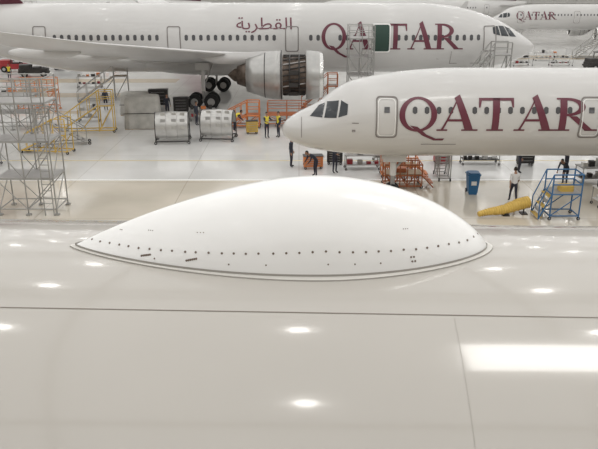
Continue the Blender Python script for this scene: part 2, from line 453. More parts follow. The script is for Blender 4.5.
def engine(b, o, d, R=1.8, L=5.2, opened=False, fuskey='nac'):
    s_ = R/1.8; P = lambda l: [(x*L/5.2, r*s_) for x, r in l]
    b.revolve(o, d, P([(1.0, 1.34), (.5, 1.38), (.15, 1.45), (0, 1.56), (.06, 1.63), (.25, 1.70)]), 'chrome')
    b.revolve(o, d, P([(.25, 1.70), (.7, 1.77), (1.1, 1.8), (1.1, 1.40)]), fuskey)
    if opened:
        b.revolve(o, d, P([(1.1, 1.40), (1.6, 1.42), (2.1, 1.34), (2.6, 1.45)]), 'brown')
        for k in range(22):
            a = 2*pi*k/22; r = 1.46*s_
            b.cyl((o[0]+d*1.15*L/5.2, o[1]+r*math.cos(a), o[2]+r*math.sin(a)), (o[0]+d*2.55*L/5.2, o[1]+r*math.cos(a+.2), o[2]+r*math.sin(a+.2)), .05, 'steel' if k % 4 == 0 else 'dark', n=6)
        for xx in (1.5, 2.1):
            b.revolve(o, d, P([(xx, 1.4), (xx, 1.52), (xx+.09, 1.52), (xx+.09, 1.4)]), 'dark')
        for a in (2.9, 3.5, 4.1): b.box((o[0]+d*1.9*L/5.2, o[1]+1.5*s_*math.cos(a), o[2]+1.5*s_*math.sin(a)), (.7, .3, .3), 'dark')
    else:
        b.revolve(o, d, P([(1.1, 1.8), (2.6, 1.78)]), fuskey)
    b.revolve(o, d, P([(2.6, 1.45), (2.6, 1.78), (3.1, 1.76), (3.7, 1.64), (4.4, 1.38), (4.9, 1.2), (4.85, 1.12), (4.0, 1.2)]), fuskey)
    b.revolve(o, d, P([(2.62, 1.79), (2.70, 1.795)]), 'dark'); b.revolve(o, d, P([(3.68, 1.655), (3.74, 1.64)]), 'dark')
    b.revolve(o, d, P([(4.0, 1.0), (4.9, .9), (5.5, .66), (5.5, .5), (5.7, .45), (6.1, .05)]), 'brown')
    b.revolve(o, d, P([(.35, .02), (.5, .18), (.9, .4), (1.0, .4)]), 'dark', 20)
    for k in range(22):
        a = 2*pi*k/22; a2 = a+.22
        x = o[0]+d*.85*L/5.2; x2 = o[0]+d*1.0*L/5.2
        pt = lambda r, an, xx: (xx, o[1]+r*s_*math.cos(an), o[2]+r*s_*math.sin(an))
        b.add([pt(.36, a, x), pt(1.36, a, x), pt(1.36, a2, x2), pt(.36, a2+.1, x2)], [(0, 1, 2, 3)], 'steel')
    b.revolve(o, d, P([(1.05, 0.01), (1.05, 1.38)]), 'dark')

def gear(b, X, y, ztop, r=.45, w=.3, bogie=0, sp=.5):
    b.cyl((X, y, r+.05), (X, y, ztop), .11, 'steel', n=12); b.cyl((X, y, r+.8), (X, y, ztop), .16, 'white', n=12)
    b.cyl((X, y, r+1.0), (X+.9, y, ztop), .06, 'steel')
    xs = [X-bogie, X+bogie] if bogie else [X]
    if bogie: b.cyl((X-bogie, y, r), (X+bogie, y, r), .12, 'steel')
    for xx in xs:
        b.cyl((xx, y-sp, r), (xx, y+sp, r), .07, 'steel')
        for s_ in (-1, 1): b.wheel((xx, y+s_*sp, r), r, w)
    b.box((X, y-.35, ztop-.3), (1.1, .04, .6), 'air'); b.box((X, y+.35, ztop-.3), (1.1, .04, .6), 'air')

topA = [(0, -.85), (.1, -.5), (.4, -.22), (.86, .05), (1.7, .48), (2.5, 1.08), (3.2, 1.45), (4.7, 1.78), (6.2, 1.97), (8, 2.07)]
botA = [(0, -.85), (.1, -1.12), (.4, -1.36), (1.3, -1.68), (3.2, -1.95), (5.5, -2.06), (8, -2.07)]
widA = [(0, .02), (.1, .38), (.4, .74), (.86, 1.06), (1.7, 1.43), (3.2, 1.80), (5, 1.94), (8, 1.98)]
def narrow(name, nx, y, zc):
    j = Jet(name, nx, y, zc, 1, 44.5, topA, botA, widA, 2.07, 1.98, 12); j.body('air')
    b = MB()
    j.decal(b, [[(nx+1.30, -.02), (nx+1.86, -.02), (nx+2.0, .56), (nx+1.72, .42)], [(nx+1.95, -.02), (nx+2.5, .02), (nx+2.62, .74), (nx+2.1, .63)],
                [(nx+2.58, .04), (nx+2.98, .18), (nx+3.02, .62), (nx+2.72, .76)]], 'glass', .012, .1, .12)
    j.put(b, 'cockpit_windows')
    b = MB()
    for dx in (4.75, 13.9, 24, 36):
        j.door(b, nx+dx, -.85, 1.0, .98, .06, 'line', .02); j.door(b, nx+dx, -.76, .91, .80, .04, 'linew', .022)
        j.decal(b, [[(nx+dx-.12, .3), (nx+dx+.12, .3), (nx+dx+.12, .55), (nx+dx-.12, .55)]], 'win', .022)
    j.decal(b, [[(nx+.9, -1.0), (nx+.93, -1.0), (nx+.93, -.1), (nx+.9, -.1)]], 'line', .01)
    j.decal(b, [[(nx+6.4, -1.75), (nx+8.0, -1.75), (nx+8.0, -1.72), (nx+6.4, -1.72)], [(nx+6.4, -1.2), (nx+8.0, -1.2), (nx+8.0, -1.17), (nx+6.4, -1.17)]], 'line', .01)
    j.put(b, 'doors')
    j.windows(nx+6.0, nx+34, .42, .21, .31, .533, skip=[(nx+13.3, nx+14.5), (nx+23.3, nx+24.7)])
    b = MB()
    for s_ in (-1, 1):
        wingmesh(b, [((nx+16.5, y, zc-1.4), (nx+24.5, y, zc-1.5), .5), ((nx+18, y+s_*2.5, zc-1.35), (nx+24.3, y+s_*2.5, zc-1.4), .45), ((nx+20.4, y+s_*6.5, zc-1.0), (nx+24.4, y+s_*6.5, zc-1.0), .28), ((nx+26.6, y+s_*17, zc+.1), (nx+28.2, y+s_*17, zc+.1), .1), ((nx+28, y+s_*17.5, zc+2.1), (nx+28.7, y+s_*17.5, zc+2.1), .04)], 'wing')
        wingmesh(b, [((nx+38, y, zc+.7), (nx+42, y, zc+.7), .2), ((nx+41, y+s_*6.2, zc+1.2), (nx+42.5, y+s_*6.2, zc+1.2), .08)], 'wing')
        wingmesh(b, [((nx+17.2, y+s_*5.75, zc-1.9), (nx+21, y+s_*5.75, zc-1.5), .15), ((nx+18.6, y+s_*5.75, zc-1.1), (nx+22, y+s_*5.75, zc-1.1), .12)], 'wing', (0, 1, 0))
        engine(b, (nx+15.6, y+s_*5.75, zc-2.35), 1, 1.1, 3.4, False, 'airw')
    j.put(b, 'wings')
    b = MB(); wingmesh(b, [((nx+34.5, y, zc+1.7), (nx+42.3, y, zc+1.3), .25), ((nx+40.5, y, zc+7.8), (nx+43.4, y, zc+7.8), .1)], 'maroon', (0, 1, 0)); j.put(b, 'tail_fin')
    b = MB(); gear(b, nx+5.4, y, zc-1.75, .38, .22, 0, .25)
    for s_ in (-1, 1): gear(b, nx+21.8, y+s_*3.7, zc-1.5, .58, .4, 0, .45)
    j.put(b, 'landing_gear')
    return j
A = narrow('narrowbody_airliner', -.8, 33.2, 4.27)
title(A, 4.50, 13.30, -.50, 1.45)
b = MB()
A.decal(b, [[(-.8+a, c) for a, c in p] for p in [[(1.55, -1.55), (1.95, -1.6), (1.95, -1.57), (1.55, -1.52)], [(3.2, -.2), (3.5, -.2), (3.5, -.16), (3.2, -.16)], [(3.2, -.6), (3.36, -.6), (3.36, -.48), (3.2, -.48)]]], 'line', .01)
A.put(b, 'static_ports')
B = narrow('narrowbody_airliner', 31.5, 121, 4.4)
title(B, 35.5, 42.0, -.3, 1.2)
C = narrow('narrowbody_airliner', -62, 147, 4.5); title(C, -58, -49, -.4, 1.6)
D_ = narrow('narrowbody_airliner', 2, 150, 4.5); title(D_, 6, 15, -.4, 1.6)

# ---- wide body (nose to the right)
topW = [(0, -.8), (.15, -.52), (.5, -.22), (1.5, .45), (3, 1.32), (4.5, 1.95), (6, 2.4), (8, 2.78), (10.5, 2.97)]
botW = [(0, -.8), (.15, -1.08), (.5, -1.35), (1.2, -1.72), (2.5, -2.18), (5, -2.7), (8, -2.93), (10.5, -2.97)]
widW = [(0, .02), (.15, .4), (.5, .78), (1.2, 1.25), (2.5, 1.85), (5, 2.5), (7.5, 2.8), (10.5, 2.88)]
WN, WY, WZ = 20.9, 64, 5.37
W = Jet('widebody_airliner', WN, WY, WZ, -1, 57, topW, botW, widW, 2.97, 2.88, 17); W.body('air')
b = MB()
cw = [[(2.1, .18), (2.75, .25), (3.15, 1.05), (2.65, .85)], [(2.85, .25), (3.55, .32), (3.75, 1.12), (3.25, 1.08)], [(3.65, .34), (4.3, .5), (4.35, 1.0), (3.85, 1.12)]]
W.decal(b, [[(WN-x, z) for x, z in p] for p in cw], 'glass', .015, .15, .15); W.put(b, 'cockpit_windows')
b = MB()
for X in (16.3, -.6, -10.6, -22): W.door(b, X, -.95, 1.15, 1.15, .08, 'line', .02)
W.decal(b, [[(6.2, -.95), (7.7, -.95), (7.7, 1.3), (6.2, 1.3)]], 'green', .025)
W.door(b, 6.95, -1.0, 1.36, 1.6, .1, 'linew', .03)
W.decal(b, [[(13.0, -2.0), (15.6, -2.0), (15.6, -1.95), (13.0, -1.95)], [(13.0, -.9), (13.04, -.9), (13.04, -2), (13.0, -2)], [(15.6, -.9), (15.64, -.9), (15.64, -2), (15.6, -2)]], 'line', .02)
W.decal(b, [[(-35, -1.6), (12, -1.6), (12, -1.57), (-35, -1.57)]], 'line', .01)
W.put(b, 'doors')
W.windows(-30, 15.6, .22, .29, .48, .62, skip=[(-23, -21), (-11.6, -9.6), (-1.6, .4), (5.9, 8.0), (1.8, 3.0)])
title(W, 1.9, 13.7, -.75, 2.1, (0, .9, 0, 0))
b = MB()
vs = []; fs = []; n = 32
for j in range(13):
    q = j/12; x = 2-18*q; e = math.sin(pi*q)**.5
    for i in range(n):
        a = 2*pi*i/n; vs.append((x, WY-3.1*e*math.cos(a), WZ-1.9+1.35*e*math.sin(a)))
for j in range(12):
    for i in range(n): fs.append((j*n+i, j*n+(i+1) % n, (j+1)*n+(i+1) % n, (j+1)*n+i))
b.add(vs, fs, 'air', True); W.put(b, 'belly_fairing')
b = MB()
for s_ in (-1, 1):
    z0 = WZ-1.5
    wingmesh(b, [((.5, WY, z0), (-13.5, WY, z0-.4), .95), ((-1.2, WY+s_*2.9, z0+.15), (-13.2, WY+s_*2.9, z0-.2), .8), ((-5.6, WY+s_*10, z0+1.1), (-14, WY+s_*10, z0+.75), .5),
                 ((-12.2, WY+s_*20.5, z0+2.7), (-17.3, WY+s_*20.5, z0+2.5), .27), ((-17.2, WY+s_*27.5, z0+4.1), (-20.5, WY+s_*27.5, z0+4.0), .14), ((-20.8, WY+s_*30.5, z0+4.9), (-21.8, WY+s_*30.5, z0+4.9), .05)], 'wing')
    for sp, xx in ((6, -11), (12.5, -13), (17.5, -15)):
        b.ball((xx-1.5, WY+s_*sp, z0-.55+.14*sp), (2.4, .28, .38), 'wing')
    wingmesh(b, [((-.8, WY+s_*9.8, 4.2), (-6.5, WY+s_*9.8, 4.2), .2), ((-1.4, WY+s_*9.8, 5.15), (-8.5, WY+s_*9.8, 4.9), .2)], 'wing', (0, 1, 0))
W.put(b, 'wings')
for s_ in (-1, 1):
    b = MB(); engine(b, (1.85, WY+s_*9.8, 3.35), -1, 1.85, 6.2, s_ == -1, 'nac'); W.put(b, 'engine')
b = MB(); gear(b, 15.2, WY, WZ-2.6, .5, .35, 0, .35)
for s_ in (-1, 1): gear(b, -8.0, WY+s_*4.9, WZ-1.6, .62, .45, .7, .6)
W.put(b, 'landing_gear')
b = MB(); wingmesh(b, [((-23.5, WY, WZ+2.4), (-33.5, WY, WZ+1.9), .4), ((-32, WY, WZ+11), (-35.5, WY, WZ+11), .15)], 'maroon', (0, 1, 0)); W.put(b, 'tail_fin')
b = MB()
for s_ in (-1, 1): wingmesh(b, [((-28, WY, WZ+.8), (-34, WY, WZ+.8), .3), ((-34.5, WY+s_*9.8, WZ+1.8), (-36.5, WY+s_*9.8, WZ+1.8), .1)], 'wing')
W.put(b, 'tailplanes')
try:
    cu = bpy.data.curves.new('ar', 'FONT'); cu.body = '\ufe94\ufef3\ufeae\ufec4\ufed8\ufedf\ufe8d'; cu.size = 1
    o = bpy.data.objects.new('ar', cu); COL.objects.link(o)
    dg = bpy.context.evaluated_depsgraph_get(); me = o.evaluated_get(dg).to_mesh()
    V = [v.co.copy() for v in me.vertices]; F = [tuple(p.vertices) for p in me.polygons]
    bpy.data.objects.remove(o)
    xa = min(v.x for v in V); xb = max(v.x for v in V); ya = min(v.y for v in V); yb = max(v.y for v in V)
    ps = [[(-5.3+4.7*(V[i].x-xa)/(xb-xa), .6+1.25*(V[i].y-ya)/(yb-ya)) for i in f] for f in F]
    b = MB(); W.decal(b, ps, 'maroon', .018, .15); W.put(b, 'second_title_letters')
except Exception as e:
    print('arabic fail', e)

# ------------------------------------------------------------ ground equipment
def scaffold(name, x, y, w, d, h, levels, rot=0, key='tube', deck='wood', rail=1.0, r=.03):
    b = MB(); nx = max(1, round(w/1.3))
    xs = [-w/2+w*i/nx for i in range(nx+1)]
    for yy in (-d/2, d/2):
        for xx in xs:
            b.cyl((xx, yy, .08), (xx, yy, h+rail), r, key); b.box((xx, yy, .04), (.2, .2, .08), key)
    L = [h*(i+1)/levels for i in range(levels)]
    prev = .3
    for z in [.3]+L:
        for yy in (-d/2, d/2): b.cyl((-w/2, yy, z), (w/2, yy, z), r*.9, key)
        for xx in xs: b.cyl((xx, -d/2, z), (xx, d/2, z), r*.9, key)
        if z > .3:
            b.box((0, 0, z+.04), (w, d, .05), deck)
            for q in range(nx):
                for yy in (-d/2, d/2):
                    a, c = (xs[q], xs[q+1]) if q % 2 else (xs[q+1], xs[q])
                    b.cyl((a, yy, prev), (c, yy, z), r*.7, key)
            b.cyl((-w/2, -d/2, prev), (-w/2, d/2, z), r*.7, key); b.cyl((w/2, -d/2, prev), (w/2, d/2, z), r*.7, key)
            prev = z
    for z in (h+.5, h+rail):
        for yy in (-d/2, d/2): b.cyl((-w/2, yy, z), (w/2, yy, z), r*.8, key)
        for xx in (-w/2, w/2): b.cyl((xx, -d/2, z), (xx, d/2, z), r*.8, key)
    for xx in (w/2-.5, w/2-.1): b.cyl((xx, -d/2-.1, 0.02), (xx, -d/2-.1, h+rail), r*.8, key)
    z = .3
    while z < h+.5: b.cyl((w/2-.5, -d/2-.1, z), (w/2-.1, -d/2-.1, z), r*.6, key); z += .3
    return b.obj(name, None, (x, y, 0), rot)

def stairs(name, x, y, w, run, h, rot=0, key='tube', tread='steel', land=1.0, r=.03):
    b = MB(); n = max(3, round(h/.22))
    for yy in (-w/2, w/2):
        b.cyl((0, yy, .1), (run, yy, h), r*1.5, key); b.cyl((0, yy, 1.0), (run, yy, h+1), r, key); b.cyl((run, yy, h+1), (run+land, yy, h+1), r, key)
        b.cyl((run, yy, h), (run+land, yy, h), r*1.5, key); b.cyl((run, yy, h+.5), (run+land, yy, h+.5), r*.8, key)
        for k in range(5): b.cyl((run*k/4, yy, .1+(h-.1)*k/4), (run*k/4, yy, 1+h*k/4), r*.8, key)
        for xx in (run, run+land): b.cyl((xx, yy, .1), (xx, yy, h+1), r*1.2, key)
        b.cyl((0, yy, .18), (run+land, yy, .18), r*1.3, key); b.cyl((run, yy, .2), (run+land, yy, h), r*.8, key)
        b.cyl((run*.55, yy, .18), (run, yy, h*.9), r*.8, key)
        b.wheel((.15, yy, .1), .1, .06); b.wheel((run+land, yy, .1), .1, .06)
    for k in range(n): b.box((run*(k+.5)/n, 0, .1+(h-.1)*(k+.5)/n), (abs(run)/n*.9, w, .03), tread)
    b.box((run+land/2, 0, h+.02), (abs(land), w, .04), tread)
    for xx in (0, run, run+land): b.cyl((xx, -w/2, .18), (xx, w/2, .18), r, key)
    return b.obj(name, None, (x, y, 0), rot)

scaffold('scaffold_tower', -12.4, 31.3, 2.6, 1.6, 5.1, 3, 0, 'tube', 'steel', 1.1, .032)
stairs('mobile_access_stairs', -16.9, 49, .9, 2.8, 1.9, .1, 'yellow')
stairs('mobile_access_stairs', -14.0, 45.5, .9, -2.2, 1.5, .3, 'tube', 'steel', -.8)
stairs('mobile_access_stairs', -17.4, 43.2, .9, 2.4, 1.2, -.15, 'yellow', 'steel', .8)
scaffold('scaffold_tower', -20.6, 50.5, 3.2, 1.5, 2.4, 2, .05, 'tube', 'steel')
scaffold('orange_work_platform', -21.5, 58, 3.0, 1.5, 1.6, 1, .1, 'orange', 'wood')
stairs('mobile_access_stairs', -19.5, 62, 1.0, 3.2, 2.2, .2, 'tube', 'wood', 1.2)

def cowl(name, x, y, rot, w=2.15, key='cowlm'):
    b = MB(); R = 1.0
    n = 20; vs = []; fs = []
    A0, A1 = -42, 178
    def cp(xx, rr, a): return (xx, -rr*math.cos(a)*.85, 1.02+rr*math.sin(a)*1.02)
    for k, rr in ((0, R), (1, R-.06)):
        for j in range(7):
            xx = -w/2+w*j/6; sc = 1-.06*abs(j-3)/3
            for i in range(n+1): vs.append(cp(xx, rr*sc, math.radians(A0+(A1-A0)*i/n)))
    m = n+1
    for k in range(2):
        for j in range(6):
            for i in range(n):
                o = k*7*m+j*m+i; fs.append((o, o+1, o+m+1, o+m))
    b.add(vs, fs, key, True)
    for j in (0, 2, 4, 6):
        xx = -w/2+w*j/6; sc = 1-.06*abs(j-3)/3+.012
        pts = [cp(xx, R*sc, math.radians(A0+(A1-A0)*i/14)) for i in range(15)]
        b.path(pts, .028 if j in (0, 6) else .014, 'dark' if j in (0, 6) else 'steel', 6)
    for i, a in enumerate((5, 32, 60)):
        q = cp(0, R*1.0, math.radians(a))
        for dx in (-.55, .15, .7): b.box((dx, q[1]-.005, q[2]), (.3, .05, .2), 'cover' if (i+int(dx*10)) % 2 else 'steel')
    for xx in (-w/2, w/2):
        b.cyl((xx, -.9, .2), (xx, .9, .2), .045, 'dark'); b.cyl((xx, -.8, .2), (xx, -.68, .5), .035, 'dark'); b.cyl((xx, .8, .2), (xx, .80, 1.1), .035, 'dark')
        for yy in (-.85, .85): b.wheel((xx, yy, .1), .1, .07)
    b.cyl((-w/2, -.85, .2), (w/2, -.85, .2), .045, 'dark'); b.cyl((-w/2, .85, .2), (w/2, .85, .2), .045, 'dark')
    return b.obj(name, None, (x, y, 0), rot)
cowl('engine_cowl_stand', -8.4, 46.0, .10); cowl('engine_cowl_stand', -5.45, 46.8, -.08)
def covered(name, x, y, w, d, h, rot=0, key='cover'):
    b = MB()
    vs = []; fs = []; ring = []
    for k in range(40):
        a = 2*pi*k/40; c, s_ = math.cos(a), math.sin(a); e = .35
        ring.append((math.copysign(abs(c)**e, c), math.copysign(abs(s_)**e, s_)))
    lv = [(1.04, 0.02), (1.02, .25), (.99, .6), (.97, .9), (.93, .97), (.8, 1.0), (.4, 1.03), (0.01, 1.02)]
    for sc, z in lv:
        for k, (c, s_) in enumerate(ring):
            wv = 1+.025*math.sin(k*1.9)*(1-z)*2
            vs.append((c*w/2*sc*wv, s_*d/2*sc*wv, z*h+.02*math.sin(k*.7)*z))
    for j in range(len(lv)-1):
        for k in range(40): fs.append((j*40+k, j*40+(k+1) % 40, (j+1)*40+(k+1) % 40, (j+1)*40+k))
    b.add(vs, fs, key, True)
    b.cyl((-w*.51, -d*.52, h*.5), (w*.51, -d*.52, h*.5), .025, 'dark'); b.box((0, 0, .02), (w, d, .04), 'wood')
    return b.obj(name, None, (x, y, 0), rot)
covered('covered_engine_part', -11.4, 51.0, 2.5, 1.8, 2.3, .1)
covered('covered_engine_part', -13.2, 56.5, 2.2, 1.8, 1.7, .1)

def cart(name, x, y, w, d, h, rot=0, key='red', drawers=4, top='dark'):
    b = MB()
    b.box((0, 0, .15+(h-.15)/2), (w, d, h-.15), key, bev=.03); b.box((0, 0, h+.015), (w+.04, d+.04, .03), top, bev=.03)
    for i in range(drawers):
        z = .2+(h-.25)*(i+.5)/drawers; b.box((0, -d/2-.008, z), (w*.9, .016, (h-.25)/drawers*.86), key)
        b.cyl((-w*.35, -d/2-.04, z+.03), (w*.35, -d/2-.04, z+.03), .012, 'steel')
    b.cyl((w/2+.08, -d/2+.05, h-.05), (w/2+.08, d/2-.05, h-.05), .018, 'steel')
    for s_ in (-1, 1): b.cyl((w/2, s_*(d/2-.05), h-.05), (w/2+.08, s_*(d/2-.05), h-.05), .015, 'steel')
    for sx in (-1, 1):
        for sy in (-1, 1): b.wheel((sx*(w/2-.1), sy*(d/2-.08), .075), .075, .05)
    return b.obj(name, None, (x, y, 0), rot)
def table(name, x, y, w, d, h, rot=0, key='steel', items=True, seed=1):
    b = MB(); random.seed(seed)
    b.box((0, 0, h), (w, d, .05), key); b.box((0, 0, h*.35), (w*.95, d*.9, .03), key)
    for sx in (-1, 1):
        for sy in (-1, 1):
            b.cyl((sx*(w/2-.05), sy*(d/2-.05), .1), (sx*(w/2-.05), sy*(d/2-.05), h), .025, 'tube'); b.wheel((sx*(w/2-.05), sy*(d/2-.05), .07), .07, .04)
    if items:
        xx = -w/2+.1
        while xx < w/2-.3:
            ww = random.uniform(.18, .4); hh = random.uniform(.12, .4)
            b.box((xx+ww/2, random.uniform(-.1, .1), h+.025+hh/2), (ww, .3, hh), random.choice(['white', 'dark', 'orange', 'cover', 'dark', 'white']), bev=.03)
            b.box((xx+ww/2, 0, h*.35+.015+hh/3), (ww*.8, .3, hh*.66), random.choice(['dark', 'cover', 'red', 'white']), bev=.03)
            xx += ww+random.uniform(.05, .25)
    return b.obj(name, None, (x, y, 0), rot)
def tug(name, x, y, rot=0, key='white'):
    b = MB()
    b.box((0, 0, .65), (3.2, 1.6, .6), key, bev=.2); b.box((-.9, 0, 1.15), (1.2, 1.5, .4), key, bev=.15)
    b.box((.35, 0, 1.0), (.9, 1.3, .12), 'dark', bev=.05); b.box((.8, 0, 1.3), (.12, 1.2, .5), 'dark')
    for sy in (-.65, .65):
        for sx in (-.2, 1.1): b.cyl((sx, sy, .95), (sx, sy, 2.0), .04, 'dark')
        for sx in (-1.0, 1.0): b.wheel((sx, sy*1.15, .36), .36, .28)
    b.box((.45, 0, 2.03), (1.6, 1.5, .08), key, bev=.1); b.cyl((-.15, .3, 1.2), (.05, .3, 1.5), .03, 'dark')
    b.box((-1.62, 0, .55), (.06, 1.5, .2), 'dark'); b.box((1.62, 0, .5), (.1, .3, .2), 'dark')
    return b.obj(name, None, (x, y, 0), rot)
tug('tow_tractor', -33.5, 84, .1, 'red'); tug('tow_tractor', -29.6, 79.5, .3, 'dark'); tug('tow_tractor', -28, 86, 0, 'dark')
tug('tow_tractor', 42, 92, .1, 'white'); tug('tow_tractor', 36, 86, .3, 'dark')

cart('tool_cart', .8, 39.0, 1.1, .6, .75, .1, 'orange'); cart('tool_cart', 2.1, 40.0, .9, .5, .8, -.1, 'dark')
table('parts_trolley', 3.6, 38.9, 2.0, .8, .85, .05, seed=2); table('parts_trolley', 5.2, 40.6, 1.6, .8, .9, 0, seed=5)
cart('tool_cart', -3.3, 48.6, .8, .5, .9, .2, 'yellow'); cart('tool_cart', 1.4, 50.6, 1.0, .5, .95, .2, 'orange')
table('parts_trolley', 10.6, 40.0, 2.2, .8, .9, .0, 'dark', seed=8); table('parts_trolley', 15.6, 36.0, 1.6, .9, .9, .1, 'steel', seed=9)
table('parts_trolley', 14.9, 32.0, 1.6, .8, .9, .1, 'white', seed=12)
cart('tool_cart', 13.2, 39.8, .9, .6, 1.0, 0, 'dark'); cart('tool_cart', 8.4, 40.2, .9, .6, .9, 0, 'red')
table('parts_trolley', -7.4, 53.6, 2.0, .8, .85, .2, seed=14)
table('parts_trolley', -25, 62, 2.4, .8, .9, .2, seed=15); table('parts_trolley', -21, 71, 2.4, .8, 1.1, .1, seed=16)
table('parts_trolley', -16, 53.2, 1.6, .7, .9, .1, seed=22); cart('tool_cart', -12.0, 60.0, 1.6, .9, 1.4, .1, 'dark'); cart('tool_cart', -9.6, 57.0, 1.2, .8, 1.2, .1, 'dark')
table('parts_trolley', -18.4, 39.6, 2.0, .8, .9, .1, seed=24)

stairs('orange_work_stand', -5.6, 51.0, 1.0, 1.8, .9, 0, 'orange', 'dorange', .9, .035)
scaffold('orange_work_platform', -.9, 51.3, 2.8, 1.2, .9, 1, 0, 'dorange', 'dorange', .9, .035)
stairs('orange_work_stand', .2, 59.0, 1.0, 2.2, 1.9, .0, 'dorange', 'steel', .8, .035)
def lowstand(name, x, y, w, d, h, rot, key):
    b = MB()
    for yy in (-d/2, d/2):
        for z in (.12, h*.55, h): b.cyl((-w/2, yy, z), (w/2, yy, z), .04, key)
        n = 5
        for i in range(n+1):
            xx = -w/2+w*i/n; b.cyl((xx, yy, .06), (xx, yy, h), .032, key)
            if i < n: b.cyl((xx, yy, .12 if i % 2 else h*.55), (xx+w/n, yy, h*.55 if i % 2 else .12), .025, key)
        b.wheel((-w/2, yy, .08), .08, .06); b.wheel((w/2, yy, .08), .08, .06)
    for xx in (-w/2, w/2):
        for z in (.12, h*.55, h): b.cyl((xx, -d/2, z), (xx, d/2, z), .035, key)
    b.box((0, 0, h*.55+.05), (w, d, .05), 'wood'); b.box((-.2, 0, h*.55+.2), (w*.4, d*.5, .22), 'dorange', bev=.05)
    for k in range(3): b.box((w/2+.1+.2*k, 0, h*.5-.3*k*.6), (.2, d*.9, .04), key)
    for yy in (-d/2, d/2): b.cyl((w/2, yy, h*.55), (w/2+.6, yy, .05), .035, key)
    return b.obj(name, None, (x, y, 0), rot)
lowstand('orange_work_stand', 5.4, 35.4, 1.9, 1.0, 1.25, 0, 'dorange'); lowstand('orange_work_stand', 5.5, 37.4, 1.9, .9, 1.1, 0, 'orange')
stairs('step_ladder_stand', 7.8, 37.6, .6, -.9, 1.9, pi*.5, 'tube', 'steel', -.5, .022)

b = MB()
vs = []
for z, s_ in ((.08, .22), (1.0, .29)):
    for sx, sy in ((-1, -1), (1, -1), (1, 1), (-1, 1)): vs.append((sx*s_, sy*s_*1.1, z))
b.add(vs, [(3, 2, 1, 0), (4, 5, 6, 7), (0, 1, 5, 4), (1, 2, 6, 5), (2, 3, 7, 6), (3, 0, 4, 7)], 'blue')
b.box((0, 0, 1.03), (.66, .72, .06), 'blue', bev=.05); b.box((0, -.02, 1.09), (.56, .6, .07), 'blue', bev=.08)
b.cyl((-.25, .4, 1.02), (.25, .4, 1.02), .025, 'blue'); b.box((0, -.30, .6), (.26, .02, .2), 'white')
for s_ in (-1, 1): b.wheel((s_*.24, .25, .11), .11, .06, 'x')
b.box((0, -.2, .06), (.4, .08, .12), 'blue')
b.obj('blue_wheelie_bin', None, (8.75, 34.0, 0))

def bluestand(x, y):
    b = MB(); w, d, h = 1.3, 1.0, 1.2
    for xx in (-w/2, w/2):
        for yy in (-d/2, d/2): b.cyl((xx, yy, .05), (xx, yy, h+.9), .035, 'blue2'); b.wheel((xx, yy, .08), .08, .06)
    for z in (.2, h, h+.45, h+.9):
        for yy in (-d/2, d/2): b.cyl((-w/2, yy, z), (w/2, yy, z), .032, 'blue2')
        b.cyl((w/2, -d/2, z), (w/2, d/2, z), .032, 'blue2')
        if z <= h: b.cyl((-w/2, -d/2, z), (-w/2, d/2, z), .032, 'blue2')
    b.box((0, 0, h+.03), (w, d, .05), 'steel')
    for yy in (-d/2, d/2): b.cyl((-w/2, yy, .2), (w/2, yy, h), .025, 'blue2'); b.cyl((-w/2-.5, yy, .05), (-w/2, yy, h), .035, 'blue2'); b.cyl((-w/2-.5, yy, .85), (-w/2, yy, h+.9), .028, 'blue2'); b.cyl((-w/2-.5, yy, .05), (-w/2-.5, yy, .85), .028, 'blue2')
    for k in range(5): b.box((-w/2-.5+.1*k+.05, 0, .12+.24*k), (.2, d, .03), 'steel' if k % 2 else 'yellow')
    b.box((.1, 0, h+.18), (.6, .5, .25), 'yellow', bev=.05)
    return b.obj('blue_step_stand', None, (x, y, 0), 0)
bluestand(11.9, 30.3)

b = MB(); pts = []
for i in range(44):
    t = i/43; pts.append(Vector((-1.2+2.4*t, -.3+.6*t, .15+.38*t**1.3+.03*math.sin(t*9))))
for i in range(43):
    f = lambda q: .11+.15*min(1, q*1.3)+(.025 if int(q*43) % 2 else 0)
    b.cyl(pts[i], pts[i+1], f(i/43), 'yellow', f((i+1)/43), n=16)
for q in (24, 40):
    p = pts[q]; b.cyl((p.x, p.y, 0), (p.x, p.y, p.z), .03, 'dark'); b.box((p.x, p.y, .02), (.3, .4, .04), 'dark')
b.obj('yellow_air_duct', None, (9.35, 30.5, 0), 0)

scaffold('docking_platform', 5.0, 58.2, 2.0, 2.2, 5.8, 4, 0, 'tube', 'steel', 1.0, .035)
stairs('boarding_stairs', 12.8, 59.3, 1.3, 3.2, 4.4, 0, 'tube', 'steel', 1.4, .05)
scaffold('docking_platform', 24, 112, 3, 2, 5, 3, 0, 'tube', 'steel'); scaffold('docking_platform', 52, 96, 4, 2, 3, 2, 0, 'tube', 'steel')
scaffold('docking_platform', -45, 118, 5, 2, 6, 3, 0, 'tube', 'dorange')
stairs('boarding_stairs', 38, 99, 1.3, 4, 3, 0, 'tube', 'white', 2, .06)
for i, (x, y) in enumerate([(33, 96), (33, 90), (45, 98), (28, 90), (28, 104), (-38, 90), (-35, 97), (-30, 103), (31, 100), (48, 92), (-24, 92)]):
    table('parts_trolley', x, y, 2.8, 1, 1.0, .1*i, seed=30+i)
b = MB()
qs = [k*.35 for k in range(60)]
b.path([(.45*math.cos(a)*(1-.01*i), .45*math.sin(a)*(1-.01*i), .05+.004*i) for i, a in enumerate(qs)], .03, 'orange', 6); b.obj('coiled_air_hose', None, (-14.5, 30.8, 0))

